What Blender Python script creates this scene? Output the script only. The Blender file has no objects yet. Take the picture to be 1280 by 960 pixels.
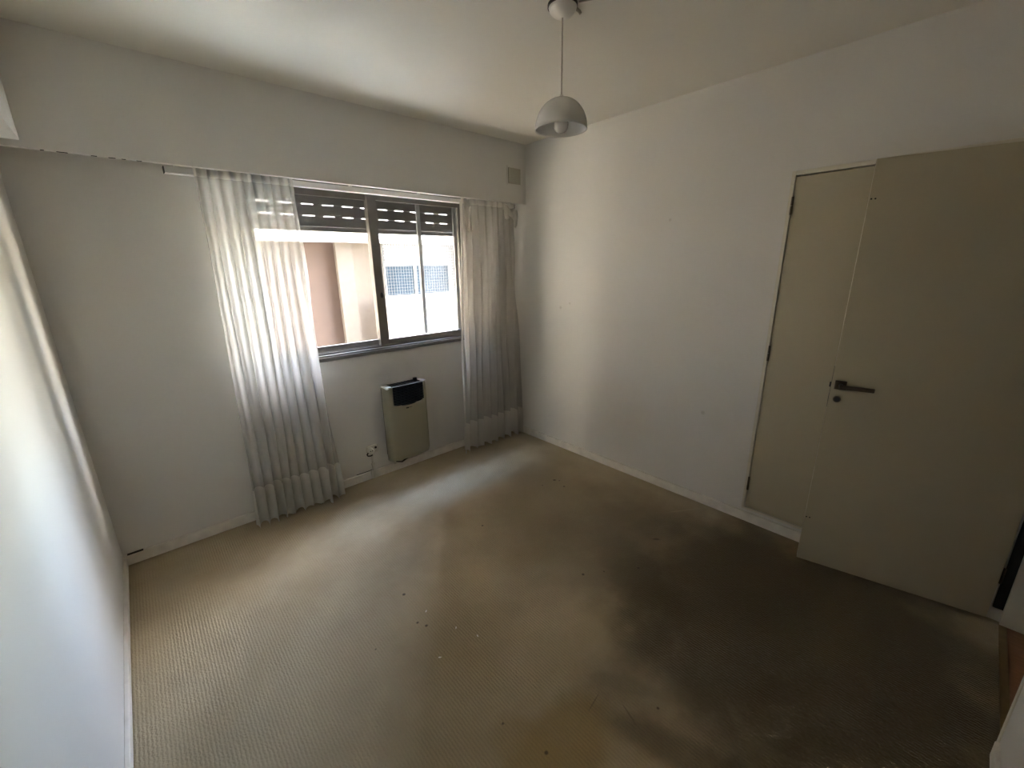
import bpy, bmesh, math, random
from mathutils import Vector, Matrix
random.seed(7)
SC = bpy.context.scene
COL = SC.collection

# ------------------------------------------------------------------ camera
def rot_matrix(yaw, pitch, roll):
    f = Vector((math.sin(yaw)*math.cos(pitch), math.cos(yaw)*math.cos(pitch), math.sin(pitch)))
    r = Vector((math.cos(yaw), -math.sin(yaw), 0)); u = r.cross(f)
    c, s = math.cos(roll), math.sin(roll)
    r2 = c*r + s*u; u2 = -s*r + c*u
    return Matrix((r2, u2, -f)).transposed()
cam_d = bpy.data.cameras.new('camera'); cam = bpy.data.objects.new('camera', cam_d); COL.objects.link(cam)
cam_d.sensor_fit = 'HORIZONTAL'; cam_d.sensor_width = 36.0; cam_d.lens = 520.71*36/1280
cam_d.clip_start = 0.02; cam_d.clip_end = 200
M = rot_matrix(0.7322, -0.2774, -0.0158).to_4x4(); M.translation = Vector((-2.7116, -3.0032, 1.631))
cam.matrix_world = M
SC.camera = cam

# ------------------------------------------------------------------ world, sun, exposure
W = bpy.data.worlds.new('world'); SC.world = W; W.use_nodes = True
nt = W.node_tree; nt.nodes.clear()
sky = nt.nodes.new('ShaderNodeTexSky'); sky.sky_type = 'NISHITA'; sky.sun_disc = False
sky.sun_elevation = math.radians(40); sky.sun_rotation = math.radians(91); sky.air_density = 1.0; sky.dust_density = 2.0; sky.ozone_density = 1.0
bg = nt.nodes.new('ShaderNodeBackground'); bg.inputs[1].default_value = 1.0
wo = nt.nodes.new('ShaderNodeOutputWorld')
nt.links.new(sky.outputs[0], bg.inputs[0]); nt.links.new(bg.outputs[0], wo.inputs[0])
sun_d = bpy.data.lights.new('sun', 'SUN'); sun_d.energy = 20.0; sun_d.angle = math.radians(0.6); sun_d.color = (1.0, 0.95, 0.87)
sun = bpy.data.objects.new('sun', sun_d); COL.objects.link(sun)
sun.rotation_euler = Vector((-0.75, -0.015, -0.65)).to_track_quat('-Z', 'Y').to_euler()   # from the right, grazing along the facades of the courtyard
portal_d = bpy.data.lights.new('window_portal', 'AREA'); portal_d.shape = 'RECTANGLE'; portal_d.size = 1.7; portal_d.size_y = 0.9
portal_d.cycles.is_portal = True
portal = bpy.data.objects.new('window_portal', portal_d); COL.objects.link(portal)
portal.location = (-1.30, 0.26, 1.46); portal.rotation_euler = (math.radians(-90), 0, 0)
vs = SC.view_settings
SC.display_settings.display_device = 'sRGB'
vs.view_transform = 'Standard'; vs.look = 'None'; vs.gamma = 1.0; vs.use_curve_mapping = False
vs.exposure = 3.92
cy = SC.cycles
cy.use_denoising = True
cy.max_bounces = 14; cy.diffuse_bounces = 9; cy.glossy_bounces = 4; cy.transmission_bounces = 12; cy.transparent_max_bounces = 40
cy.sample_clamp_indirect = 12.0
cy.caustics_reflective = False; cy.caustics_refractive = False

# ------------------------------------------------------------------ material helpers
def new_mat(name):
    m = bpy.data.materials.new(name); m.use_nodes = True
    n = m.node_tree; b = n.nodes['Principled BSDF']
    return m, n, b
def N(n, t, **kw):
    x = n.nodes.new(t)
    for k, v in kw.items(): setattr(x, k, v)
    return x
def paint(name, col, rough=0.6, vary=0.05, scale=3.0, bump=0.15, bscale=120, metal=0.0, spec=0.4):
    m, n, b = new_mat(name)
    tc = N(n, 'ShaderNodeTexCoord')
    no = N(n, 'ShaderNodeTexNoise'); no.inputs['Scale'].default_value = scale; no.inputs['Detail'].default_value = 5
    n.links.new(tc.outputs['Object'], no.inputs['Vector'])
    cr = N(n, 'ShaderNodeValToRGB')
    cr.color_ramp.elements[0].position = 0.3; cr.color_ramp.elements[1].position = 0.7
    cr.color_ramp.elements[0].color = tuple(c*(1-vary) for c in col)+(1,)
    cr.color_ramp.elements[1].color = tuple(min(1, c*(1+vary*0.6)) for c in col)+(1,)
    n.links.new(no.outputs['Fac'], cr.inputs['Fac']); n.links.new(cr.outputs['Color'], b.inputs['Base Color'])
    b.inputs['Roughness'].default_value = rough; b.inputs['Metallic'].default_value = metal
    b.inputs['Specular IOR Level'].default_value = spec
    if bump:
        n2 = N(n, 'ShaderNodeTexNoise'); n2.inputs['Scale'].default_value = bscale; n2.inputs['Detail'].default_value = 3
        n.links.new(tc.outputs['Object'], n2.inputs['Vector'])
        bp = N(n, 'ShaderNodeBump'); bp.inputs['Strength'].default_value = bump; bp.inputs['Distance'].default_value = 0.002
        n.links.new(n2.outputs['Fac'], bp.inputs['Height']); n.links.new(bp.outputs['Normal'], b.inputs['Normal'])
    return m

def spot(n, pos, r, soft, wob=None, stretch=(1, 1, 1), rot=0.0):
    """mask = 1 inside radius r round pos (object space)"""
    tc = n.nodes.get('TC') or N(n, 'ShaderNodeTexCoord', name='TC')
    mp = N(n, 'ShaderNodeMapping', vector_type='TEXTURE')
    mp.inputs['Location'].default_value = pos; mp.inputs['Rotation'].default_value = (0, 0, rot) if not isinstance(rot, tuple) else rot
    mp.inputs['Scale'].default_value = stretch
    n.links.new(tc.outputs['Object'], mp.inputs['Vector'])
    ln = N(n, 'ShaderNodeVectorMath', operation='LENGTH'); n.links.new(mp.outputs[0], ln.inputs[0])
    src = ln.outputs['Value']
    if wob:
        ad = N(n, 'ShaderNodeMath', operation='ADD'); n.links.new(src, ad.inputs[0])
        n.links.new(wob, ad.inputs[1]); src = ad.outputs[0]
    mr = N(n, 'ShaderNodeMapRange', interpolation_type='SMOOTHSTEP')
    mr.inputs['From Min'].default_value = r+soft; mr.inputs['From Max'].default_value = max(0, r-soft)
    n.links.new(src, mr.inputs['Value'])
    return mr.outputs['Result']
def mix_in(n, base, mask, col, amount):
    mu = N(n, 'ShaderNodeMath', operation='MULTIPLY'); n.links.new(mask, mu.inputs[0]); mu.inputs[1].default_value = amount
    mx = N(n, 'ShaderNodeMix', data_type='RGBA'); n.links.new(mu.outputs[0], mx.inputs['Factor'])
    n.links.new(base, mx.inputs['A']); mx.inputs['B'].default_value = tuple(col)+(1,)
    return mx.outputs['Result']
def base_out(n, b): return b.inputs['Base Color'].links[0].from_socket

WALLC = (0.67, 0.655, 0.62)
m_wall = paint('wall_paint', WALLC, 0.62, 0.03, 1.6, 0.12, 90)
m_wallwin = paint('window_wall_paint', WALLC, 0.62, 0.03, 1.6, 0.12, 90)
n = m_wallwin.node_tree; b = n.nodes['Principled BSDF']; c0 = base_out(n, b)
wn = N(n, 'ShaderNodeTexNoise'); wn.inputs['Scale'].default_value = 9; wm = N(n, 'ShaderNodeMath', operation='MULTIPLY_ADD'); n.links.new(wn.outputs['Fac'], wm.inputs[0]); wm.inputs[1].default_value = .9; wm.inputs[2].default_value = -.45
for pos, st, am in (((-1.36, 0, .80), (.12, .3, .10), .30), ((-1.20, 0, .84), (.16, .3, .12), .16), ((-1.42, 0, .42), (.07, .3, .34), .42), ((-.93, 0, .35), (.05, .3, .25), .12)):
    c0 = mix_in(n, c0, spot(n, pos, .75, .6, wm.outputs[0], st), (0.30, 0.30, 0.31), am)      # soot round the heater
n.links.new(c0, b.inputs['Base Color'])
m_wallright = paint('right_wall_paint', WALLC, 0.62, 0.03, 1.6, 0.12, 90)
n = m_wallright.node_tree; b = n.nodes['Principled BSDF']; c0 = base_out(n, b)
for pos, r in (((0, -.62, 1.28), .012), ((0, -1.9, .66), .012), ((0, -1.55, 1.9), .008), ((0, -.72, 1.32), .008)):
    c0 = mix_in(n, c0, spot(n, pos, r, .006), (0.42, 0.39, 0.34), .5)
c0 = mix_in(n, c0, spot(n, (0, -2.0, .62), .5, .5, None, (.5, .10, .14)), (0.6, 0.58, 0.52), .35)
n.links.new(c0, b.inputs['Base Color'])
m_ceil = paint('ceiling_paint', (0.75, 0.73, 0.66), 0.8, 0.03, 1.2, 0.1, 70)
m_base = paint('baseboard_paint', (0.76, 0.73, 0.67), 0.4, 0.12, 14, 0.2, 60)
m_door = paint('door_enamel', (0.46, 0.41, 0.29), 0.45, 0.035, 1.8, 0.12, 45)
m_trim = paint('door_frame_enamel', (0.66, 0.62, 0.52), 0.45, 0.05, 6, 0.1, 45)
m_alu = paint('bronze_aluminium', (0.20, 0.188, 0.175), 0.42, 0.08, 20, 0.0, metal=0.35)
m_alulight = paint('silver_aluminium', (0.42, 0.43, 0.44), 0.4, 0.05, 20, 0.0, metal=0.7)
m_shutter = paint('shutter_plastic', (0.20, 0.19, 0.18), 0.5, 0.08, 12, 0.05)
m_steel = paint('brushed_nickel', (0.13, 0.11, 0.085), 0.33, 0.08, 40, 0.0, metal=1.0)
m_black = paint('black_plastic', (0.012, 0.012, 0.013), 0.4, 0.1, 30, 0.0)
m_blackgrille = paint('black_heater_grille', (0.004, 0.005, 0.008), 0.5, 0.1, 30, 0.0, spec=.15)
m_dark = paint('dark_gap', (0.02, 0.018, 0.015), 0.8, 0.1, 30, 0.0)
m_heater = paint('heater_enamel', (0.31, 0.29, 0.21), 0.38, 0.03, 5, 0.04, 60, spec=.5)
m_white = paint('white_plastic', (0.78, 0.77, 0.73), 0.35, 0.03, 10, 0.0)
m_track = paint('white_track', (0.82, 0.81, 0.79), 0.35, 0.03, 20, 0.0)
m_vent = paint('vent_beige', (0.42, 0.40, 0.33), 0.5, 0.04, 20, 0.1)
m_plate = paint('outlet_plastic', (0.62, 0.60, 0.54), 0.4, 0.06, 30, 0.0)
m_brass = paint('threshold_brass', (0.30, 0.22, 0.11), 0.4, 0.15, 30, 0.0, metal=.7)
m_cord = paint('cord_plastic', (0.42, 0.38, 0.32), 0.5, 0.05, 30, 0.0)

# parquet of the hall
m_parq, n, b = new_mat('hall_parquet')
tc = N(n, 'ShaderNodeTexCoord'); mp = N(n, 'ShaderNodeMapping'); mp.inputs['Scale'].default_value = (14, 3, 1)
wv = N(n, 'ShaderNodeTexNoise'); wv.inputs['Scale'].default_value = 6; wv.inputs['Detail'].default_value = 6
cr = N(n, 'ShaderNodeValToRGB'); cr.color_ramp.elements[0].color = (0.22, 0.085, 0.045, 1); cr.color_ramp.elements[1].color = (0.50, 0.26, 0.15, 1)
n.links.new(tc.outputs['Object'], mp.inputs[0]); n.links.new(mp.outputs[0], wv.inputs['Vector']); n.links.new(wv.outputs['Fac'], cr.inputs['Fac']); n.links.new(cr.outputs[0], b.inputs['Base Color'])
b.inputs['Roughness'].default_value = 0.3

# carpet with its worn path, yellow stains, specks and painted-in dimness
m_carpet, n, b = new_mat('beige_carpet')
tc = N(n, 'ShaderNodeTexCoord', name='TC')
no = N(n, 'ShaderNodeTexNoise'); no.inputs['Scale'].default_value = 1.7; no.inputs['Detail'].default_value = 7; no.inputs['Roughness'].default_value = .62
n.links.new(tc.outputs['Object'], no.inputs['Vector'])
cr = N(n, 'ShaderNodeValToRGB'); cr.color_ramp.elements[0].position = .32; cr.color_ramp.elements[1].position = .68
cr.color_ramp.elements[0].color = (0.345, 0.275, 0.168, 1); cr.color_ramp.elements[1].color = (0.46, 0.378, 0.245, 1)
n.links.new(no.outputs['Fac'], cr.inputs['Fac']); c0 = cr.outputs['Color']
wn = N(n, 'ShaderNodeTexNoise'); wn.inputs['Scale'].default_value = 3.2; wn.inputs['Detail'].default_value = 5; n.links.new(tc.outputs['Object'], wn.inputs['Vector'])
wm = N(n, 'ShaderNodeMath', operation='MULTIPLY_ADD'); n.links.new(wn.outputs['Fac'], wm.inputs[0]); wm.inputs[1].default_value = 1.1; wm.inputs[2].default_value = -.55
wob = wm.outputs[0]
DK = (0.060, 0.040, 0.014); YL = (0.30, 0.205, 0.075); LT = (0.48, 0.40, 0.29); GR = (0.22, 0.18, 0.11)
def R_(d): return math.radians(d)
for pos, st, rot, col, am, soft in (
    ((-.75, -2.75, 0), (.85, .80, 1), 0, DK, .85, .35),      # trodden dark carpet by the door, deepened to paint in the dim right side
    ((-.62, -2.00, 0), (.60, .60, 1), 0, DK, .55, .45),  # weaker part of the same painted dimness
    ((-.80, -1.25, 0), (.38, .75, 1), R_(-35), GR, .60, .6),
    ((-1.40, -1.80, 0), (.30, .22, 1), 0, LT, .35, .5),
    ((-1.90, -2.33, 0), (.20, .13, 1), 0, YL, .75, .35),
    ((-1.98, -2.22, 0), (.09, .12, 1), 0, YL, .45, .35),
    ((-1.55, -.75, 0), (.20, .25, 1), 0, YL, .28, .6),
    ((-1.70, -1.20, 0), (.10, .10, 1), 0, GR, .14, .5),
    ((-.65, -.95, 0), (.32, .12, 1), R_(10), GR, .30, .5),
    ((-1.52, -2.36, 0), (.13, .035, 1), R_(-60), GR, .75, .4),
    ((-1.60, -2.62, 0), (.24, .06, 1), R_(-70), DK, .50, .5),
    ((-1.85, -1.72, 0), (.22, .18, 1), 0, YL, .22, .6),
    ((-1.42, -.95, 0), (.07, .07, 1), 0, GR, .15, .5),
    ((-2.55, -1.75, 0), (.75, .70, 1), 0, GR, .38, .6)):  # painted dimming where daylight on the near left carpet fades
    c0 = mix_in(n, c0, spot(n, pos, 1.0, soft, wob, st, rot), col, am)
for pos, r in (((-.502, -1.027, 0), .016), ((-.522, -1.144, 0), .011), ((-.48, -1.06, 0), .008), ((-1.286, -1.107, 0), .009), ((-1.951, -1.294, 0), .011),
               ((-1.968, -1.544, 0), .009), ((-1.99, -1.50, 0), .008), ((-.899, -2.015, 0), .009), ((-1.162, -1.836, 0), .010), ((-1.942, -2.295, 0), .009),
               ((-1.99, -2.12, 0), .006), ((-1.93, -2.42, 0), .006), ((-.63, -1.02, 0), .007), ((-1.52, -2.48, 0), .007), ((-1.06, -1.9, 0), .006), ((-2.2, -1.5, 0), .005)):
    c0 = mix_in(n, c0, spot(n, pos, r*.72, .003), (0.045, 0.028, 0.02), .8)
c0 = mix_in(n, c0, spot(n, (-.597, -1.951, 0), .6, .4, None, (.035, .014, 1), R_(-45)), (0.06, 0.04, 0.025), .8)
c0 = mix_in(n, c0, spot(n, (-.40, -2.10, 0), .6, .4, None, (.035, .010, 1), R_(-45)), (0.12, 0.08, 0.045), .7)
for pos, st, rt in (((-.16, -1.93, 0), (.16, .006, 1), -32), ((-1.62, -2.42, 0), (.05, .004, 1), 70), ((-1.68, -2.30, 0), (.05, .003, 1), 10)):
    c0 = mix_in(n, c0, spot(n, pos, .8, .3, None, st, R_(rt)), (0.40, 0.34, 0.23) if rt < 0 else (0.09, 0.06, 0.04), .5)
# loop pile rows
wv = N(n, 'ShaderNodeTexWave', wave_type='BANDS', bands_direction='X'); wv.inputs['Scale'].default_value = 26; wv.inputs['Distortion'].default_value = 2.5; wv.inputs['Detail'].default_value = 2; wv.inputs['Detail Scale'].default_value = 3
n.links.new(tc.outputs['Object'], wv.inputs['Vector'])
mpv = N(n, 'ShaderNodeMapping'); mpv.inputs['Scale'].default_value = (1, 1, 1)
vo = N(n, 'ShaderNodeTexVoronoi'); vo.inputs['Scale'].default_value = 135; n.links.new(tc.outputs['Object'], mpv.inputs[0]); n.links.new(mpv.outputs[0], vo.inputs['Vector'])
sm = N(n, 'ShaderNodeMath', operation='MULTIPLY_ADD'); n.links.new(wv.outputs['Fac'], sm.inputs[0]); sm.inputs[1].default_value = .8
iv = N(n, 'ShaderNodeMath', operation='MULTIPLY'); n.links.new(vo.outputs['Distance'], iv.inputs[0]); iv.inputs[1].default_value = -1.0
n.links.new(iv.outputs[0], sm.inputs[2])
bp = N(n, 'ShaderNodeBump'); bp.inputs['Strength'].default_value = .42; bp.inputs['Distance'].default_value = .004
n.links.new(sm.outputs[0], bp.inputs['Height']); n.links.new(bp.outputs['Normal'], b.inputs['Normal'])
n.links.new(c0, b.inputs['Base Color']); b.inputs['Roughness'].default_value = .62; b.inputs['Specular IOR Level'].default_value = .32
b.inputs['Sheen Weight'].default_value = .12; b.inputs['Sheen Roughness'].default_value = .5

def cloth(name, col, transp, transl):
    m = bpy.data.materials.new(name); m.use_nodes = True; n = m.node_tree; n.nodes.clear()
    o = N(n, 'ShaderNodeOutputMaterial'); d = N(n, 'ShaderNodeBsdfDiffuse'); t = N(n, 'ShaderNodeBsdfTranslucent'); tr = N(n, 'ShaderNodeBsdfTransparent')
    d.inputs[0].default_value = col+(1,); t.inputs[0].default_value = col+(1,)
    tc = N(n, 'ShaderNodeTexCoord'); no = N(n, 'ShaderNodeTexNoise'); no.inputs['Scale'].default_value = 60; mp = N(n, 'ShaderNodeMapping'); mp.inputs['Scale'].default_value = (1, 1, .15)
    n.links.new(tc.outputs['Object'], mp.inputs[0]); n.links.new(mp.outputs[0], no.inputs['Vector'])
    mr = N(n, 'ShaderNodeMapRange'); mr.inputs['To Min'].default_value = transp-.06; mr.inputs['To Max'].default_value = transp+.06; n.links.new(no.outputs['Fac'], mr.inputs['Value'])
    m1 = N(n, 'ShaderNodeMixShader'); m1.inputs[0].default_value = transl; n.links.new(d.outputs[0], m1.inputs[1]); n.links.new(t.outputs[0], m1.inputs[2])
    m2 = N(n, 'ShaderNodeMixShader'); n.links.new(mr.outputs[0], m2.inputs[0]); n.links.new(m1.outputs[0], m2.inputs[1]); n.links.new(tr.outputs[0], m2.inputs[2])
    n.links.new(m2.outputs[0], o.inputs[0]); return m
m_sheer = cloth('sheer_voile', (0.60, 0.58, 0.54), .36, .27)
m_hem = cloth('doubled_voile', (0.64, 0.62, 0.575), .08, .25)
def glassy(name, tint, refl):
    m = bpy.data.materials.new(name); m.use_nodes = True; n = m.node_tree; n.nodes.clear()
    o = N(n, 'ShaderNodeOutputMaterial'); g = N(n, 'ShaderNodeBsdfGlossy'); g.inputs['Roughness'].default_value = .02; tr = N(n, 'ShaderNodeBsdfTransparent'); tr.inputs[0].default_value = tint+(1,)
    f = N(n, 'ShaderNodeLayerWeight'); f.inputs[0].default_value = .5; mx = N(n, 'ShaderNodeMixShader')
    pw = N(n, 'ShaderNodeMath', operation='POWER'); n.links.new(f.outputs['Facing'], pw.inputs[0]); pw.inputs[1].default_value = 5
    ma = N(n, 'ShaderNodeMath', operation='MULTIPLY_ADD'); n.links.new(pw.outputs[0], ma.inputs[0]); ma.inputs[1].default_value = .6; ma.inputs[2].default_value = refl
    n.links.new(ma.outputs[0], mx.inputs[0]); n.links.new(tr.outputs[0], mx.inputs[1]); n.links.new(g.outputs[0], mx.inputs[2]); n.links.new(mx.outputs[0], o.inputs[0]); return m
m_glass = glassy('window_glass', (.97, .98, .975), .02)
m_screen = cloth('insect_mesh', (0.45, 0.46, 0.47), .88, .3)
m_opal, n, b = new_mat('opal_glass'); b.inputs['Base Color'].default_value = (.74, .73, .70, 1); b.inputs['Roughness'].default_value = .25
b.inputs['Subsurface Weight'].default_value = .3; b.inputs['Subsurface Radius'].default_value = (.01, .01, .01)
m_bulb, n, b = new_mat('frosted_bulb'); b.inputs['Base Color'].default_value = (.8, .79, .76, 1); b.inputs['Roughness'].default_value = .12
# outside
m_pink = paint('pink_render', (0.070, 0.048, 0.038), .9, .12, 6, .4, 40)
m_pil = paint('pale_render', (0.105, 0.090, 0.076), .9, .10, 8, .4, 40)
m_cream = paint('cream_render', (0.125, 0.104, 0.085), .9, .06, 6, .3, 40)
m_addedwall = paint('added_pale_wall_render', (0.50, 0.455, 0.40), .9, .06, 2, .3, 40)
m_addedwing = paint('added_wing_render', (0.24, 0.22, 0.195), .9, .06, 2, .3, 40)
m_extwhite = paint('white_render', (0.55, 0.55, 0.54), .9, .03, 6, .2, 40)
m_extblind = paint('white_blind', (0.36, 0.36, 0.36), .8, .03, 6, 0)
m_bluepane = paint('blue_reflecting_pane', (0.010, 0.030, 0.052), .45, .25, 1.5, 0, spec=.2)
m_net = paint('net_cord', (0.11, 0.115, 0.12), .9, .05, 6, 0)
m_ground = paint('courtyard_paving', (0.80, 0.77, 0.70), .9, .10, 2, 0)

# ------------------------------------------------------------------ geometry helpers
def box(bm, x0, x1, y0, y1, z0, z1, bevel=0.0, seg=2):
    r = bmesh.ops.create_cube(bm, size=1.0)
    vs_ = r['verts']
    for v in vs_:
        v.co = Vector((x0+(v.co.x+.5)*(x1-x0), y0+(v.co.y+.5)*(y1-y0), z0+(v.co.z+.5)*(z1-z0)))
    if bevel:
        es = list({e for v in vs_ for e in v.link_edges})
        bmesh.ops.bevel(bm, geom=es, offset=bevel, segments=seg, affect='EDGES', profile=.5)
def lathe(bm, prof, cx=0, cy_=0, seg=48, axis='Z', close=False):
    rings = []
    for r, z in prof:
        ring = []
        for i in range(seg):
            a = 2*math.pi*i/seg
            if axis == 'Z': p = (cx+r*math.cos(a), cy_+r*math.sin(a), z)
            else: p = (cx+r*math.cos(a), z, cy_+r*math.sin(a))
            ring.append(bm.verts.new(p))
        rings.append(ring)
    for a, b_ in zip(rings, rings[1:]):
        for i in range(seg):
            bm.faces.new((a[i], a[(i+1) % seg], b_[(i+1) % seg], b_[i]))
    for ring, p in ((rings[0], prof[0]), (rings[-1], prof[-1])):
        if p[0] > 1e-4 and close: bm.faces.new(ring)
    bmesh.ops.remove_doubles(bm, verts=bm.verts[:], dist=1e-5)
    bmesh.ops.recalc_face_normals(bm, faces=bm.faces[:])
def tube(bm, pts, r, seg=10):
    pts = [Vector(p) for p in pts]; rings = []
    for i, p in enumerate(pts):
        t = (pts[min(i+1, len(pts)-1)]-pts[max(i-1, 0)]).normalized()
        a = t.orthogonal().normalized() if i == 0 else (rings_a - t*rings_a.dot(t)).normalized()
        rings_a = a; b_ = t.cross(a); rr = r[i] if isinstance(r, (list, tuple)) else r
        rings.append([bm.verts.new(p+rr*(math.cos(2*math.pi*k/seg)*a+math.sin(2*math.pi*k/seg)*b_)) for k in range(seg)])
    for a, b_ in zip(rings, rings[1:]):
        for k in range(seg): bm.faces.new((a[k], a[(k+1) % seg], b_[(k+1) % seg], b_[k]))
    bm.faces.new(rings[0]); bm.faces.new(rings[-1])
    bmesh.ops.recalc_face_normals(bm, faces=bm.faces[:])
def obj(name, bm, mat, parent=None, smooth=False, shift=None):
    if shift: bmesh.ops.translate(bm, verts=bm.verts[:], vec=shift)
    me = bpy.data.meshes.new(name); bm.to_mesh(me); bm.free()
    if mat: me.materials.append(mat)
    if smooth:
        for p in me.polygons: p.use_smooth = True
    o = bpy.data.objects.new(name, me); COL.objects.link(o)
    if parent: o.parent = parent
    return o
def boxes(name, lst, mat, parent=None, bevel=0.0):
    """one mesh of boxes; coordinates relative to the parent thing's origin are worked out here"""
    bm = bmesh.new()
    for q in lst: box(bm, *q[:6], bevel=(q[6] if len(q) > 6 else bevel))
    off = world_loc(parent)
    return obj(name, bm, mat, parent, shift=-off if off.length else None)
def world_loc(p):
    v = Vector((0, 0, 0))
    while p is not None: v += p.location; p = p.parent
    return v
def struct(o, label=None):
    o['kind'] = 'structure'
    if label: o['label'] = label
    return o
def empty(name, loc=(0, 0, 0), rz=0.0):
    o = bpy.data.objects.new(name, None); COL.objects.link(o); o.location = loc; o.rotation_euler = (0, 0, rz); o.empty_display_size = .05; return o
def tag(o, label, cat, group=None):
    o['label'] = label; o['category'] = cat
    if group: o['group'] = group
    return o
def sobj(name, bm, mat, parent=None, smooth=False):
    off = world_loc(parent)
    return obj(name, bm, mat, parent, smooth, -off if off.length else None)

# ------------------------------------------------------------------ the room
RW, NY, H, ZB, BD = -3.02, -3.336, 2.6, 2.136, -.2       # left wall x, near wall y, ceiling, beam underside, beam face
WX0, WX1, WZ0, WZ1 = -2.13, -.485, 1.02, 2.165            # window opening
struct(boxes('floor', [(RW-.2, .2, -3.352, .2, -.1, 0)], m_carpet), 'stained beige loop pile carpet')
struct(boxes('floor_hall', [(-1.6, 1.0, -5.0, -3.352, -.1, -.004)], m_parq), 'reddish wooden floor beyond the doorway')
struct(boxes('ceiling', [(RW-.2, 1.0, -5.0, .2, H, H+.2)], m_ceil), 'off white plastered ceiling')
struct(boxes('wall_window', [(RW-.2, WX0, 0, .18, 0, H), (WX1, .2, 0, .18, 0, H), (WX0, WX1, 0, .18, 0, WZ0), (WX0, WX1, 0, .18, WZ1, H)], m_wallwin), 'off white wall with the window')
struct(boxes('wall_left', [(RW-.2, RW, NY-.1, 0, 0, H)], m_wall), 'off white left wall lit by the window')
CY0, CY1, CZ0, CZ1 = -2.215, -3.29, .085, 2.0815           # closet recess
struct(boxes('wall_right', [(0, .2, CY0, 0, 0, H), (0, .2, -5.0, CY1, 0, H), (0, .2, CY1, CY0, CZ1, H), (0, .2, CY1, CY0, 0, CZ0), (.06, .2, CY1, CY0, CZ0, CZ1)], m_wallright), 'off white right wall with the closet door')
struct(boxes('wall_near', [(RW, -.83, NY-.09, NY, 0, H), (-.83, 0, NY-.09, NY, 2.10, H)], m_wall), 'off white wall beside the doorway')
struct(boxes('wall_hall', [(-1.6, .2, -5.0, -4.9, 0, H), (-1.6, -1.5, -4.9, NY-.09, 0, H)], m_wall), 'white wall of the hall outside')
struct(boxes('ceiling_beam', [(RW, 0, BD, BD+.024, ZB, H, .002), (RW, 0, BD+.024, 0, 2.20, H)], m_wall), 'deep off white beam above the window')
struct(boxes('ceiling_beam_left', [(RW, RW+.103, NY, BD, 2.1615, H, .003)], m_wall), 'slim off white beam along the left wall')
# baseboards, with a worn top bead
def baseboard(name, segs, axis, side):
    bm = bmesh.new()
    for a0, a1, f in segs:
        if axis == 'x':
            box(bm, a0, a1, f-.012, f, .004, .058, .002); box(bm, a0, a1, f-.016, f, .058, .070, .003)
        elif side > 0:
            box(bm, f-.012, f, a0, a1, .004, .058, .002); box(bm, f-.016, f, a0, a1, .058, .070, .003)
        else:
            box(bm, f, f+.012, a0, a1, .004, .058, .002); box(bm, f, f+.016, a0, a1, .058, .070, .003)
    return struct(obj(name, bm, m_base))
baseboard('baseboard_window', [(RW+.002, -1.555, 0), (-1.541, -.002, 0)], 'x', 1)
baseboard('baseboard_right', [(-3.30, -.016, 0)], 'y', 1)
baseboard('baseboard_left', [(NY+.02, -.018, RW)], 'y', -1)
struct(boxes('trim_1', [(RW+.02, RW+.09, -.0175, -.001, .0702, .0735)], m_dark), 'dark crack above the baseboard in the left corner')
# door lining of the doorway: jambs and head
struct(boxes('trim_2', [(-.025, -.001, -3.43, -3.352, 0, 2.09, .003), (-.83, -.806, -3.43, -3.332, 0, 2.09, .003), (-.806, -.025, -3.43, -3.352, 2.068, 2.098, .003)], m_trim), 'cream painted door lining')
t = boxes('trim_3', [(-.80, -.03, -3.376, -3.350, -.003, .004, .002)], m_brass); struct(t, 'worn brown metal threshold strip')
t = boxes('shadow_strip', [(-.014, -.0005, -3.3505, -3.318, .072, 2.05)], m_dark); struct(t, 'dark strip painted as the shadow between the open door and its frame')  # dark strip in place of the shadow beside the hinge
# baseboard on near wall
struct(boxes('baseboard_near', [(RW+.02, -.84, NY, NY+.012, .004, .07, .003)], m_base))

# ------------------------------------------------------------------ room door (door_1), standing open along the right wall
DW, DH0, DH1, DT = .737, .02, 2.051, .035
door = empty('door_1', (-.0403, -3.3078, 0), math.atan2(.7203, -.1551))  # local x runs hinge -> free edge, local +y faces the room
struct(door, 'cream painted flush door standing open against the right wall')
def dobj(name, bm, mat, parent=door, smooth=False): return obj(name, bm, mat, parent, smooth)
bm = bmesh.new(); box(bm, 0, DW, -DT, 0, DH0, DH1, .0025); dobj('door_leaf', bm, m_door)
bm = bmesh.new(); box(bm, DW-.0005, DW+.0015, -DT+.008, -.008, .917, 1.126, .0005); lp = dobj('latch_plate', bm, m_steel)
bm = bmesh.new(); box(bm, DW+.001, DW+.007, -.024, -.012, 1.02, 1.045, .002); box(bm, DW+.001, DW+.002, -.024, -.012, .945, .985, 0); dobj('latch_bolt', bm, m_black, lp)
hd = empty('door_handle', (0, 0, 0)); hd.parent = door
bm = bmesh.new(); box(bm, .678, .724, 0, .008, 1.016, 1.060, .002); obj('rosette', bm, m_steel, hd)
bm = bmesh.new(); tube(bm, [(.700, .006, 1.038), (.700, .030, 1.038), (.700, .044, 1.038)], .009, 14)
box(bm, .575, .708, .040, .052, 1.028, 1.048, .003); obj('lever', bm, m_steel, hd, False)
bm = bmesh.new(); lathe(bm, [(0, 0), (.012, 0), (.012, .003), (.008, .004), (0, .004)], .704, .964, 20, 'Y'); ks = dobj('keyhole', bm, m_black)
bm = bmesh.new(); lathe(bm, [(.0115, 0), (.016, 0), (.016, .0025), (.0115, .0035)], .704, .964, 20, 'Y'); dobj('keyhole_ring', bm, m_steel)
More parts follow.
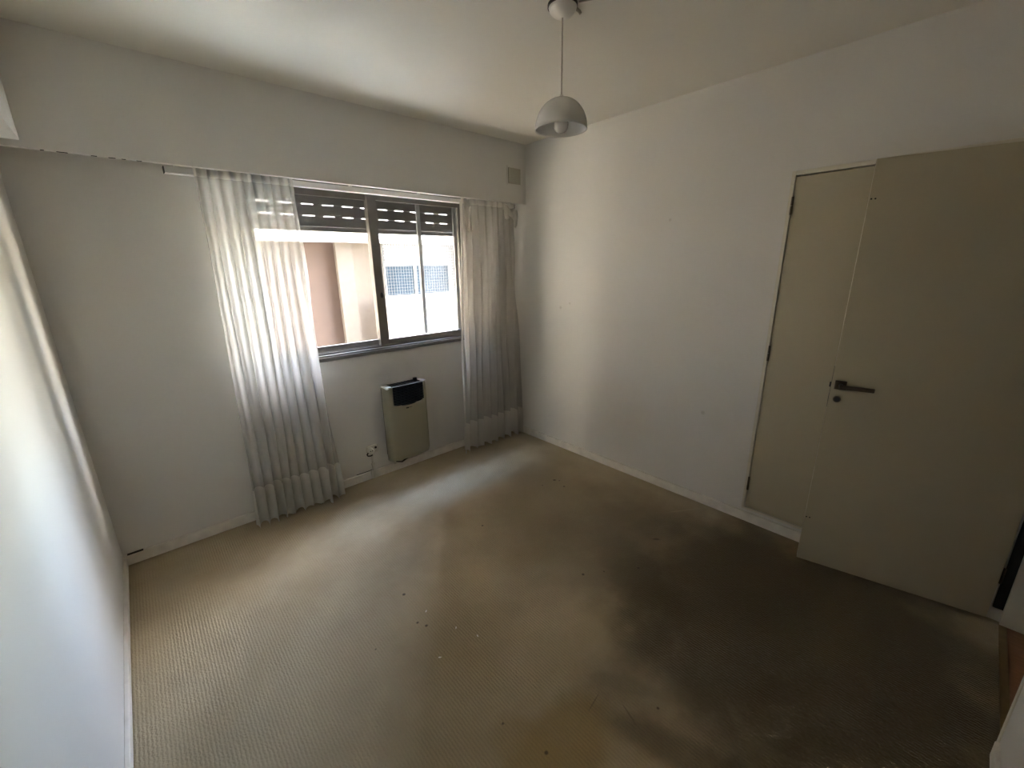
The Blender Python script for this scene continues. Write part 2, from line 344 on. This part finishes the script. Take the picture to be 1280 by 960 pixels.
for z in (1.889, .285):
    for dx in (0.0, -.014):
        bm = bmesh.new()
        lathe(bm, [(0, 0), (.0035, 0), (.0035, .0008), (0, .0008)], DW-.008+dx, z, 10, 'Y')
        dobj('screw_hole', bm, m_dark)
for z in (.25, 1.05, 1.85):
    bm = bmesh.new(); tube(bm, [(-.006, -.004, z-.04), (-.006, -.004, z+.04)], .005, 10); dobj('hinge', bm, m_steel)

# ------------------------------------------------------------------ closet door (door_2)
cl = struct(empty('door_2', (0, CY0, 0)), 'cream flush closet door recessed in the right wall')
bm = bmesh.new()
for q in ((-.004, .058, CY0-.018, CY0, CZ0, CZ1), (-.004, .058, CY1, CY1+.018, CZ0, CZ1), (-.004, .058, CY1+.018, CY0-.018, CZ1-.022, CZ1), (-.004, .058, CY1+.018, CY0-.018, CZ0, CZ0+.014)):
    box(bm, *q, bevel=.002)
sobj('door_frame', bm, m_trim, cl)
bm = bmesh.new(); box(bm, .004, .034, CY1+.020, CY0-.0195, CZ0+.018, CZ1-.028, .0015); sobj('door_leaf', bm, m_door, cl)
bm = bmesh.new(); box(bm, .034, .058, CY1+.018, CY0-.018, CZ0+.014, CZ1-.022); sobj('shadow_gap', bm, m_dark, cl)
for z in (1.913, 1.115, .268):
    bm = bmesh.new(); tube(bm, [(-.003, CY0-.020, z-.045), (-.003, CY0-.020, z-.001)], .006, 10); tube(bm, [(-.003, CY0-.020, z+.001), (-.003, CY0-.020, z+.045)], .006, 10)
    sobj('hinge', bm, m_steel, cl)

# ------------------------------------------------------------------ window_1
win = struct(empty('window_1', (-1.3, .06, WZ0)), 'dark aluminium sliding window with two sashes')
def wbox(name, lst, mat, parent=win, bevel=.0015): return boxes(name, lst, mat, parent, bevel)
wbox('window_frame', [(WX0, WX0+.035, .0, .12, WZ0, WZ1), (WX1-.035, WX1, .0, .12, WZ0, WZ1),
                      (WX0+.035, WX1-.035, .0, .12, WZ1-.03, WZ1), (WX0+.035, WX1-.035, -.006, .12, WZ0, WZ0+.022), (WX0+.035, WX1-.035, .018, .024, WZ0+.022, WZ0+.036), (WX0+.035, WX1-.035, .060, .066, WZ0+.022, WZ0+.036)], m_alu)
wbox('window_sill', [(WX0-.005, WX1+.005, -.014, -.002, WZ0-.018, WZ0+.010)], m_alu)
def sash(x0, x1, y0, y1, st0, st1):
    s = empty('window_sash', ((x0+x1)/2-win.location.x, (y0+y1)/2-win.location.y, 0)); s.parent = win
    z0, z1 = WZ0+.024, WZ1-.032
    wbox('sash_frame', [(x0, x0+st0, y0, y1, z0, z1), (x1-st1, x1, y0, y1, z0, z1), (x0+st0, x1-st1, y0, y1, z0, z0+.050), (x0+st0, x1-st1, y0, y1, z1-.040, z1)], m_alu, s)
    wbox('glass_pane', [(x0+st0-.004, x1-st1+.004, (y0+y1)/2-.002, (y0+y1)/2+.002, z0+.046, z1-.036)], m_glass, s, 0)
    return s
s1 = sash(WX0+.036, -1.272, .070, .098, .040, .055)
s2 = sash(-1.336, WX1-.036, .026, .054, .068, .040)
bm = bmesh.new(); lathe(bm, [(0, 0), (.013, 0), (.013, -.004), (.009, -.007), (0, -.007)], 0, 0, 18, 'Y')
for v in bm.verts: v.co = Vector((v.co.x*.9-1.292, .026+v.co.y, v.co.z*1.6+1.43))
sobj('sash_latch', bm, m_black, s2, True)
sc_ = empty('insect_screen', (.6, .05, 0)); sc_.parent = win
wbox('screen_frame', [(-.905, -.872, .100, .116, WZ0+.024, WZ1-.032), (-.56, WX1-.036, .100, .116, WZ0+.024, WZ1-.032), (-.872, -.56, .100, .116, WZ0+.024, WZ0+.05), (-.872, -.56, .100, .116, WZ1-.06, WZ1-.032)], m_alulight, sc_)
bm = bmesh.new(); vs4 = [bm.verts.new(p) for p in ((-.874, .108, WZ0+.04), (-.55, .108, WZ0+.04), (-.55, .108, WZ1-.05), (-.874, .108, WZ1-.05))]; bm.faces.new(vs4)
sobj('screen_mesh', bm, m_screen, sc_)

# roller shutter half lowered outside the glass: slotted slats, real holes between them
rs = tag(empty('roller_shutter', (-1.3, .145, 1.80)), 'grey roller shutter with slotted slats lowered over the window top', 'shutter')
SZ0 = 1.876                 # bottom edge
def slat(z0, z1, slots_above):
    bm = bmesh.new(); box(bm, WX0+.004, WX1-.004, .140, .150, z0, z1, .002)
    if slots_above:           # tabs carry the next slat and leave the slots open between them
        x = -2.198
        while x < WX1-.01:
            box(bm, max(x, WX0+.004), min(x+.058, WX1-.004), .142, .148, z1-.001, z1+.0075); x += .134
    else: box(bm, WX0+.004, WX1-.004, .143, .147, z1-.001, z1+.003)
    return sobj('slat', bm, m_shutter, rs)
slat(1.907, 1.9715, True); slat(1.9785, 2.0435, True); slat(2.0505, 2.108, False); slat(2.110, 2.163, False)
bm = bmesh.new(); box(bm, WX0+.004, WX1-.004, .136, .154, SZ0, 1.906, .003); sobj('bottom_bar', bm, m_shutter, rs)
for x0, x1 in ((WX0, WX0+.003), (WX1-.003, WX1)):
    bm = bmesh.new(); box(bm, x0, x1, .13, .16, WZ0, WZ1); sobj('guide_rail', bm, m_alu, rs)

# ------------------------------------------------------------------ curtain track
trk = tag(empty('curtain_track', (-1.25, -.115, ZB)), 'long white curtain rail fixed under the beam over the window', 'curtain rail')
bm = bmesh.new(); box(bm, -2.452, -.075, -.135, -.131, 2.106, 2.136); box(bm, -2.452, -.075, -.099, -.095, 2.106, 2.136); box(bm, -2.452, -.075, -.131, -.099, 2.131, 2.136)
box(bm, -2.452, -.075, -.131, -.120, 2.106, 2.109); box(bm, -2.452, -.075, -.110, -.099, 2.106, 2.109); 
for x in (-2.40, -1.95, -1.5, -1.0, -.55, -.12): box(bm, x-.008, x+.008, -.125, -.105, 2.1355, 2.1995)
sobj('rail', bm, m_track, trk)
for x in (-2.455, -.075):
    bm = bmesh.new(); box(bm, x, x+.004, -.136, -.094, 2.105, 2.136, .001); sobj('end_cap', bm, m_dark, trk)
bm = bmesh.new(); tube(bm, [(-.076, -.115, 2.118), (-.062, -.125, 2.112)], .006, 10); sobj('pull_wheel', bm, m_dark, trk)
bm = bmesh.new()
for x, w in ((-2.80, .035), (-2.70, .02), (-2.64, .025), (-2.60, .015), (-2.545, .02), (-2.86, .012)):
    box(bm, x-w/2, x+w/2, -.197, -.192, ZB-.0035, ZB-.0005, .001)
struct(obj('trim_4', bm, m_dark), 'row of dark chips in the lower edge of the beam')

# ------------------------------------------------------------------ curtains
def noise1(seed, k=6):
    rg = random.Random(seed); ph = [rg.uniform(0, 6.28) for _ in range(k)]; am = [rg.uniform(.4, 1)/(i+1) for i in range(k)]
    return lambda t: sum(a*math.sin((i+1)*t*2.4+p) for i, (a, p) in enumerate(zip(am, ph)))
def make_curtain(name, label, xt0, xt1, xb0, xb1, yt, yb, folds, at, ab, seed, zb, sag, nu=420, nv=70, lean=None, zhem=.285):
    root = empty(name, ((xb0+xb1)/2, yb, 0)); tag(root, label, 'curtain', None)
    nz = noise1(seed); nz2 = noise1(seed+5); nz3 = noise1(seed+9)
    def P(u, z, off=0.0):
        s = min(1, max(0, (2.13-z)/2.1))
        up = u + .026*nz(u*3.1)*(1-.2*s) + .013*nz3(u*7+s*1.3)
        x0 = xt0+(xb0-xt0)*s**1.1; x1 = xt1+(xb1-xt1)*s**1.1
        g = min(1, s*3.2)
        a = (at+(ab-at)*g)*max(.25, 1+.55*nz2(u*5.0+s*.8))
        ph = 2*math.pi*folds*(up+.012*math.sin(s*4+u*9))
        y = yt+(yb-yt)*s - a*math.sin(ph) - .35*a*math.sin(ph*.5+1.3+s)*(s)
        x = x0+(x1-x0)*min(1, max(0, up)) + .42*a*math.cos(ph)*.8
        if lean: x += lean(u, s)
        y = max(-.172 if z > 2.09 else -9, min(y, -.030 if z < 2.06 else -.145))
        return Vector((x, y+off, z))
    def sheet(z0, z1f, nvv, offs, u0=0, u1=1):
        bm = bmesh.new()
        for off in offs:
            rows = []
            for j in range(nvv+1):
                row = []
                for i in range(nu+1):
                    u = u0+(u1-u0)*i/nu; zt = z1f(u); z0_ = z0(u); z = z0_+(zt-z0_)*j/nvv
                    row.append(bm.verts.new(P(u, z, off)))
                rows.append(row)
            for a, b_ in zip(rows, rows[1:]):
                for i in range(nu): bm.faces.new((a[i], a[i+1], b_[i+1], b_[i]))
        return bm
    top = lambda u: 2.150-sag(u)
    zbot = lambda u: zb+.010*math.sin(2*math.pi*folds*u+1)+.006*nz(u*4)
    sobj('panel', sheet(lambda u: zhem, lambda u: top(u)-.052, nv, [0]), m_sheer, root, True)
    sobj('hem', sheet(zbot, lambda u: zhem, 10, [0, -.003]), m_hem, root, True)
    sobj('heading_tape', sheet(lambda u: top(u)-.052, top, 6, [0, .004]), m_hem, root, True)
    k = max(4, folds)
    for i in range(k):
        u = (i+.5)/k; p = P(u, top(u)-.012)
        if sag(u) > .02: continue
        bm = bmesh.new(); tube(bm, [(p.x, p.y, top(u)-.04), (p.x, (p.y-.115)/2, top(u)-.02), (p.x, -.118, 2.107)], .0022, 6); sobj('hook', bm, m_white, root)
    return root
make_curtain('curtain', 'sheer white curtain left of the window, falling in thin pleats to the carpet',
             -2.335, -1.850, -2.385, -1.815, -.158, -.135, 10, .010, .028, 11, .028, lambda u: 0.0)
def sag_r(u): return (.09*max(0, (u-.80)/.2)**1.2 if u > .80 else 0) + .018*max(0, math.sin((u-.03)*26))*(u < .2)
c2 = make_curtain('curtain', 'sheer white curtain in the right corner, its heading torn and sagging off the rail',
             -.655, -.120, -.715, -.060, -.158, -.145, 8, .011, .040, 23, .022, sag_r)
# torn heading flaps hanging from the right curtain
for (x, z, w, l, tw) in ((-.10, 2.085, .05, .15, .5), (-.60, 2.08, .07, .20, -.3), (-.20, 2.10, .06, .10, .2)):
    bm = bmesh.new(); rows = []
    for j in range(13):
        s = j/12; row = []
        for i in range(9):
            u = i/8
            row.append(bm.verts.new((x+(u-.5)*w*(1-.35*s)+.02*tw*math.sin(s*4), -.172+.012*math.sin(u*7+s*3)-.010*s, z-l*s*(1-.25*abs(u-.4)))))
        rows.append(row)
    for a, b_ in zip(rows, rows[1:]):
        for i in range(8): bm.faces.new((a[i], a[i+1], b_[i+1], b_[i]))
    sobj('torn_flap', bm, m_hem, c2, True)
# loose strip of cloth along the leading edge
bm = bmesh.new(); rows = []
for j in range(60):
    s = j/59; x = -.668-.062*s+.006*math.sin(s*9); z = 2.115-2.105*s
    rows.append([bm.verts.new((x+(u-.5)*.022*(1-.4*s), -.165-.010*math.cos(u*6+s*5), z)) for u in (0, .25, .5, .75, 1)])
for a, b_ in zip(rows, rows[1:]):
    for i in range(4): bm.faces.new((a[i], a[i+1], b_[i+1], b_[i]))
sobj('loose_edge', bm, m_hem, c2, True)

# ------------------------------------------------------------------ gas heater
HX0, HX1, HZ0, HZ1, HY = -1.407, -1.050, .135, .752, -.145
ht = tag(empty('gas_heater', ((HX0+HX1)/2, -.05, HZ0)), 'beige wall heater with black top grille fixed below the window', 'heater')
bm = bmesh.new(); box(bm, HX0+.015, HX1-.015, -.062, -.001, HZ0+.03, HZ1-.03, .003); sobj('back_casing', bm, m_dark, ht)
# front cover: gently bowed sheet with a cut-out for the grille
def bow(x): 
    t = (x-(HX0+HX1)/2)/((HX1-HX0)/2); return HY+.022*t*t+ (.03*max(0, abs(t)-.9)/.1)
bm = bmesh.new()
NX = 28; xs = [HX0+(HX1-HX0)*i/NX for i in range(NX+1)]
def colz(z0f, z1f, i0, i1, nz_=10):
    for i in range(i0, i1):
        f0 = []; 
        for j in range(nz_):
            q = []
            for (ii, jj) in ((i, j), (i+1, j), (i+1, j+1), (i, j+1)):
                x = xs[ii]; z = z0f(x)+(z1f(x)-z0f(x))*jj/nz_
                zz = z; yy = bow(x)
                if zz < HZ0+.03: yy += .02*((HZ0+.03-zz)/.03)**2
                q.append(bm.verts.new((x, yy, zz)))
            bm.faces.new(q)
gz = lambda x: .588+.030*(((x-(HX0+HX1)/2)/.17)**2)
def topz(x):
    t = min((x-HX0), (HX1-x)); return HZ1-.012*max(0, 1-t/.012)
colz(lambda x: HZ0, gz, 0, NX, 12)
colz(gz, topz, 0, 4, 8); colz(gz, topz, NX-3, NX, 8)
bmesh.ops.remove_doubles(bm, verts=bm.verts[:], dist=1e-5)
# side and rim returns back to the wall casing
bnd = [e for e in bm.edges if e.is_boundary]
r = bmesh.ops.extrude_edge_only(bm, edges=bnd); 
for g in r['geom']:
    if isinstance(g, bmesh.types.BMVert):
        inner = (xs[4]-.001 < g.co.x < xs[NX-3]+.001) and g.co.z > HZ0+.05
        g.co.y = g.co.y+.02 if inner else -.045
bmesh.ops.recalc_face_normals(bm, faces=bm.faces[:])
sobj('front_cover', bm, m_heater, ht, True)
gx0, gx1 = xs[4]+.001, xs[NX-3]-.001
bm = bmesh.new()
nb = 13
for k in range(nb):
    z = .585+k*(HZ1-.012-.585)/(nb-1)
    seg = 12
    for i in range(seg):
        xa, xb = gx0+(gx1-gx0)*i/seg, gx0+(gx1-gx0)*(i+1)/seg
        v = [bm.verts.new(p) for p in ((xa, bow(xa)+.004, z), (xb, bow(xb)+.004, z), (xb, bow(xb)+.004, z+.0075), (xa, bow(xa)+.004, z+.0075), (xa, bow(xa)+.024, z+.006), (xb, bow(xb)+.024, z+.006))]
        bm.faces.new((v[0], v[1], v[2], v[3])); bm.faces.new((v[3], v[2], v[5], v[4]))
bmesh.ops.remove_doubles(bm, verts=bm.verts[:], dist=1e-5)
sobj('grille', bm, m_blackgrille, ht)
bm = bmesh.new(); box(bm, gx0, gx1, -.112, -.108, .575, HZ1-.004); sobj('grille_back', bm, m_blackgrille, ht)
bm = bmesh.new(); box(bm, gx0, gx1, -.125, -.012, HZ1-.012, HZ1-.006, .001)
for k in range(9):
    x = gx0+.012+k*(gx1-gx0-.03)/8; box(bm, x, x+.004, -.118, -.020, HZ1-.007, HZ1-.002)
sobj('top_grille', bm, m_black, ht)
bm = bmesh.new(); box(bm, gx0-.002, gx1+.002, -.128, -.122, HZ1-.008, HZ1-.001, .001); sobj('top_rim', bm, m_alulight, ht)
bm = bmesh.new(); tube(bm, [(-1.118, -.055, HZ1-.012), (-1.118, -.055, HZ1+.018)], .016, 16); sobj('control_knob', bm, m_black, ht, False)
for x0, x1 in ((HX0+.004, xs[4]-.002), (xs[NX-3]+.002, HX1-.004)):
    bm = bmesh.new(); box(bm, x0, x1, -.126, -.030, HZ1-.014, HZ1+.003, .004); sobj('lit_corner_cap', bm, m_white, ht)  # white colour puts the window light on the heater's top corners
bm = bmesh.new(); box(bm, -1.262, -1.238, HY-.0015, HY+.002, .563, .572, .001); box(bm, -1.236, -1.210, HY-.001, HY+.002, .567, .570); sobj('badge', bm, m_black, ht)
bm = bmesh.new(); tube(bm, [(-1.34, -.035, HZ0+.06), (-1.335, -.040, .095), (-1.29, -.045, .080), (-1.24, -.045, .100), (-1.215, -.040, .150)], [.006, .006, .006, .009, .010], 10)
sobj('gas_hose', bm, m_black, ht, True)
bm = bmesh.new(); tube(bm, [(-1.345, -.03, .074), (-1.345, -.03, .14)], .007, 12); lathe(bm, [(0, .092), (.012, .092), (.012, .104), (0, .104)], -1.345, -.03, 6); sobj('gas_pipe', bm, m_plate, ht)

# ------------------------------------------------------------------ power outlet, plug and conduit
ol = tag(empty('power_outlet', (-1.515, -.01, .25)), 'small surface power outlet low on the wall left of the heater', 'outlet')
bm = bmesh.new(); box(bm, -1.562, -1.470, -.014, -.0005, .222, .286, .012, 3); sobj('cover_plate', bm, m_plate, ol)
bm = bmesh.new(); lathe(bm, [(0, -.014), (.010, -.014), (.010, -.016), (0, -.016)], -1.488, .262, 14, 'Y'); sobj('socket_hole', bm, m_black, ol)
bm = bmesh.new()
box(bm, -1.526, -1.512, -.010, -.0005, .12, .224, .002); box(bm, -1.532, -1.506, -.013, -.0005, .115, .135, .002); box(bm, -1.529, -1.509, -.018, -.0005, .004, .118, .002)
sobj('conduit', bm, m_plate, ol)
pl = tag(empty('plug', (-1.532, -.03, .252)), 'round white plug pushed into the power outlet by the heater', 'plug')
bm = bmesh.new(); lathe(bm, [(0, -.0145), (.024, -.0145), (.026, -.022), (.024, -.040), (.014, -.044), (0, -.044)], -1.535, .250, 24, 'Y'); sobj('plug_body', bm, m_white, pl, True)
bm = bmesh.new(); lathe(bm, [(0, -.0442), (.004, -.0442), (.004, -.046), (0, -.046)], -1.543, .254, 10, 'Y'); lathe(bm, [(0, -.0442), (.004, -.0442), (.004, -.046), (0, -.046)], -1.527, .254, 10, 'Y'); sobj('plug_pin_hole', bm, m_dark, pl)
bm = bmesh.new(); tube(bm, [(-1.556, -.030, .240), (-1.566, -.024, .226), (-1.558, -.018, .210), (-1.540, -.018, .204), (-1.520, -.018, .207)], .0055, 10); sobj('plug_shadow', bm, m_black, pl, True)  # black curl modelled where shade falls beneath the plug
cb = tube_bm = bmesh.new(); tube(cb, [(-1.66, -.008, .079), (-1.60, -.009, .078), (-1.555, -.010, .080), (-1.535, -.009, .082)], .0028, 8)
tag(obj('cable_stub', cb, m_dark, None, True), 'short dark cable lying on the baseboard beside the conduit', 'cable')

# ------------------------------------------------------------------ vent cover on beam
vt = tag(empty('vent_cover', (-.137, BD, 2.345)), 'small square beige cover plate on the beam by the right corner', 'vent')
bm = bmesh.new(); box(bm, -.214, -.056, BD-.005, BD-.0003, 2.272, 2.418, .002); sobj('outer_frame', bm, m_wall, vt)
bm = bmesh.new(); box(bm, -.203, -.068, BD-.011, BD-.004, 2.283, 2.403, .002); sobj('cover', bm, m_vent, vt)

# ------------------------------------------------------------------ pendant lamp
PX, PY = -1.245, -1.70
pd = tag(empty('pendant_lamp', (PX, PY, H)), 'white dome pendant lamp hanging from the ceiling on a thin cord', 'lamp')
bm = bmesh.new(); lathe(bm, [(.052, 2.5915), (.055, 2.588), (.051, 2.577), (.040, 2.566), (.022, 2.558), (.007, 2.555), (0, 2.555)], PX, PY, 48); sobj('canopy', bm, m_white, pd, True)
bm = bmesh.new(); lathe(bm, [(.058, 2.5995), (.058, 2.590), (.050, 2.589)], PX+.001, PY+.002, 40); sobj('canopy_gap_ring', bm, m_black, pd)  # black ring in place of the shaded gap over the canopy
bm = bmesh.new(); tube(bm, [(PX, PY, 2.556), (PX, PY, 2.288)], .0030, 10); sobj('cord', bm, m_cord, pd, True)
R0, Z0, ZT = .108, 2.168, 2.284
prof = []
for i in range(17):
    a = i/16*math.pi/2; prof.append((R0*math.cos(a)**.93 if a < 1.57 else .006, Z0+(ZT-Z0)*math.sin(a)))
prof = [(max(r, .007), z) for r, z in prof]
inner = [(max(r-.0035, .004), z-.003) for r, z in prof]
inner[0] = (R0-.004, Z0)
bm = bmesh.new(); lathe(bm, list(reversed(inner))+prof, PX, PY, 64); sobj('lamp_shade', bm, m_opal, pd, True)
bm = bmesh.new(); lathe(bm, [(0, 2.298), (.005, 2.297), (.007, 2.283), (.010, 2.281), (0, 2.281)], PX, PY, 20); sobj('cord_grip', bm, m_white, pd, True)
bm = bmesh.new(); lathe(bm, [(0, 2.277), (.018, 2.277), (.019, 2.245), (.022, 2.232), (.017, 2.228), (0, 2.228)], PX, PY, 28); sobj('lamp_holder', bm, m_cord, pd, True)
bm = bmesh.new(); lathe(bm, [(0, 2.232), (.014, 2.230), (.018, 2.222), (.027, 2.206), (.030, 2.188), (.0275, 2.172), (.019, 2.161), (.008, 2.1565), (0, 2.156)], PX, PY, 32); sobj('light_bulb', bm, m_bulb, pd, True)
bm = bmesh.new(); tube(bm, [(PX+.055, PY-.022, 2.594), (PX+.070, PY-.026, 2.588), (PX+.072, PY-.030, 2.580)], .006, 8); tag(sobj('fixing_plug', bm, m_vent, None, True), 'little plug stub in the ceiling beside the lamp canopy', 'fixing')
bm = bmesh.new(); tube(bm, [(PX+.03, PY-.055, 2.5955), (PX+.06, PY-.10, 2.5965), (PX+.085, PY-.16, 2.5965), (PX+.10, PY-.26, 2.5965), (PX+.13, PY-.5, 2.5965)], .0032, 8)
tag(obj('ceiling_cable', bm, m_cord, None, True), 'thin cable painted over on the ceiling behind the lamp canopy', 'cable')

# lint crumbs on the carpet
rg = random.Random(3)
for x, y, lab in ((-1.873, -1.651, 'larger white crumb left of the other on the carpet centre'), (-1.826, -1.755, 'white crumb on the yellowish carpet patch at the centre'),
                  (-2.013, -1.73, 'pale scrap of lint on the carpet nearest the camera'), (-1.925, -1.47, 'pale sliver of lint next to the dark carpet speck')):
    bm = bmesh.new(); bmesh.ops.create_icosphere(bm, subdivisions=1, radius=1)
    a = rg.uniform(0, 3)
    for v in bm.verts:
        k = rg.uniform(.7, 1.3); px, py = v.co.x*.008*k, v.co.y*.0028*k
        v.co = Vector((x+px*math.cos(a)-py*math.sin(a), y+px*math.sin(a)+py*math.cos(a), .002+v.co.z*.002))
    tag(obj('lint_crumb', bm, m_white), lab, 'crumb', 'crumbs on the carpet')

# ------------------------------------------------------------------ outside: this building round the room, then the building across the courtyard
struct(boxes('wall_outer', [(-16, 6.5, -9, .18, 2.82, 14), (.22, 6.5, -9, .18, -12, 2.82), (-16, -3.24, -9, .18, -12, 2.82), (-3.24, .22, -5.2, .18, -12, -.12), (-3.24, .22, -9, -5.02, -.12, 2.82)], m_cream), 'outer wall of the building that holds the room')
struct(boxes('ground', [(-60, 80, .2, 80, -12.2, -12.0)], m_ground), 'courtyard paving far below the window')
tag(boxes('added_annex', [(5.2, 26, 1.2, 18, -12, -2.3)], m_ground), 'unseen low annex added to bounce sun off its flat pale roof, right of the window', 'building')  # added out of view: sunlit roof brightens the ceiling, block shades the courtyard
FY = 5.0
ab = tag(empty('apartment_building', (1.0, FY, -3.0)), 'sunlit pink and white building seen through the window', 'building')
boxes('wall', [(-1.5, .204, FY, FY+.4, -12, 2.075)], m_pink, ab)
boxes('added_pale_wall', [(-16, -1.5, FY-.05, FY+.4, -12, 2.075)], m_addedwall, ab)  # unseen paler section, put in to throw light on the right wall
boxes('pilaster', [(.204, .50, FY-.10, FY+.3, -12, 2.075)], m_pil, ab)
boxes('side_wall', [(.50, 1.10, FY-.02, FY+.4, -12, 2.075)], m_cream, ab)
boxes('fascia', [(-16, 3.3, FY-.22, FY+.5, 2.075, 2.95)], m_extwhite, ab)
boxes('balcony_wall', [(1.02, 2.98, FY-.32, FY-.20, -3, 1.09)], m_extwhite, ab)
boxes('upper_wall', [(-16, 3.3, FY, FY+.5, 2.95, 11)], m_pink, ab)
boxes('added_wing', [(-9.4, -9, .6, FY, -12, 11)], m_addedwing, ab)  # unseen wing, added to bounce warm sun onto the right wall
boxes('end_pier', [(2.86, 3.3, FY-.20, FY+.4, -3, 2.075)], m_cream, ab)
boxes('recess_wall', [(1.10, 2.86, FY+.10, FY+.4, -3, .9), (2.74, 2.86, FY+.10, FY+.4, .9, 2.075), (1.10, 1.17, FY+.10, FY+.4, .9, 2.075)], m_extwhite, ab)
wf = boxes('window_frame', [(1.17, 2.74, FY+.06, FY+.12, 1.0, 1.06), (1.83, 1.885, FY+.06, FY+.12, 1.06, 1.68), (1.17, 1.20, FY+.06, FY+.12, 1.06, 1.68), (2.70, 2.74, FY+.06, FY+.12, 1.06, 1.68), (1.17, 2.74, FY+.06, FY+.12, 1.66, 1.70)], m_extwhite, ab)
bm = bmesh.new(); box(bm, 1.20, 1.83, FY+.08, FY+.10, 1.06, 1.66); sobj('pane', bm, m_bluepane, ab)
bm = bmesh.new(); box(bm, 1.885, 2.70, FY+.08, FY+.10, 1.06, 1.66); sobj('pane', bm, m_bluepane, ab)
for k in range(7):
    z = 1.70+k*.053; bm = bmesh.new(); box(bm, 1.19, 2.02, FY+.05, FY+.075, z+.004, z+.049, .006, 1); sobj('blind_slat', bm, m_extblind, ab)
boxes('blind_backing', [(1.17, 2.03, FY+.078, FY+.1, 1.70, 2.075)], m_alulight, ab)
boxes('white_panel', [(2.03, 2.74, FY+.05, FY+.1, 1.70, 2.075)], m_extblind, ab)
bm = bmesh.new()
x = 1.06
while x < 2.88: box(bm, x-.003, x+.003, FY-.185, FY-.180, 1.09, 2.07); x += .058
z = 1.12
while z < 2.07: box(bm, 1.06, 2.88, FY-.185, FY-.180, z-.003, z+.003); z += .058
net = sobj('balcony_net', bm, m_net, ab); net['kind'] = 'stuff'
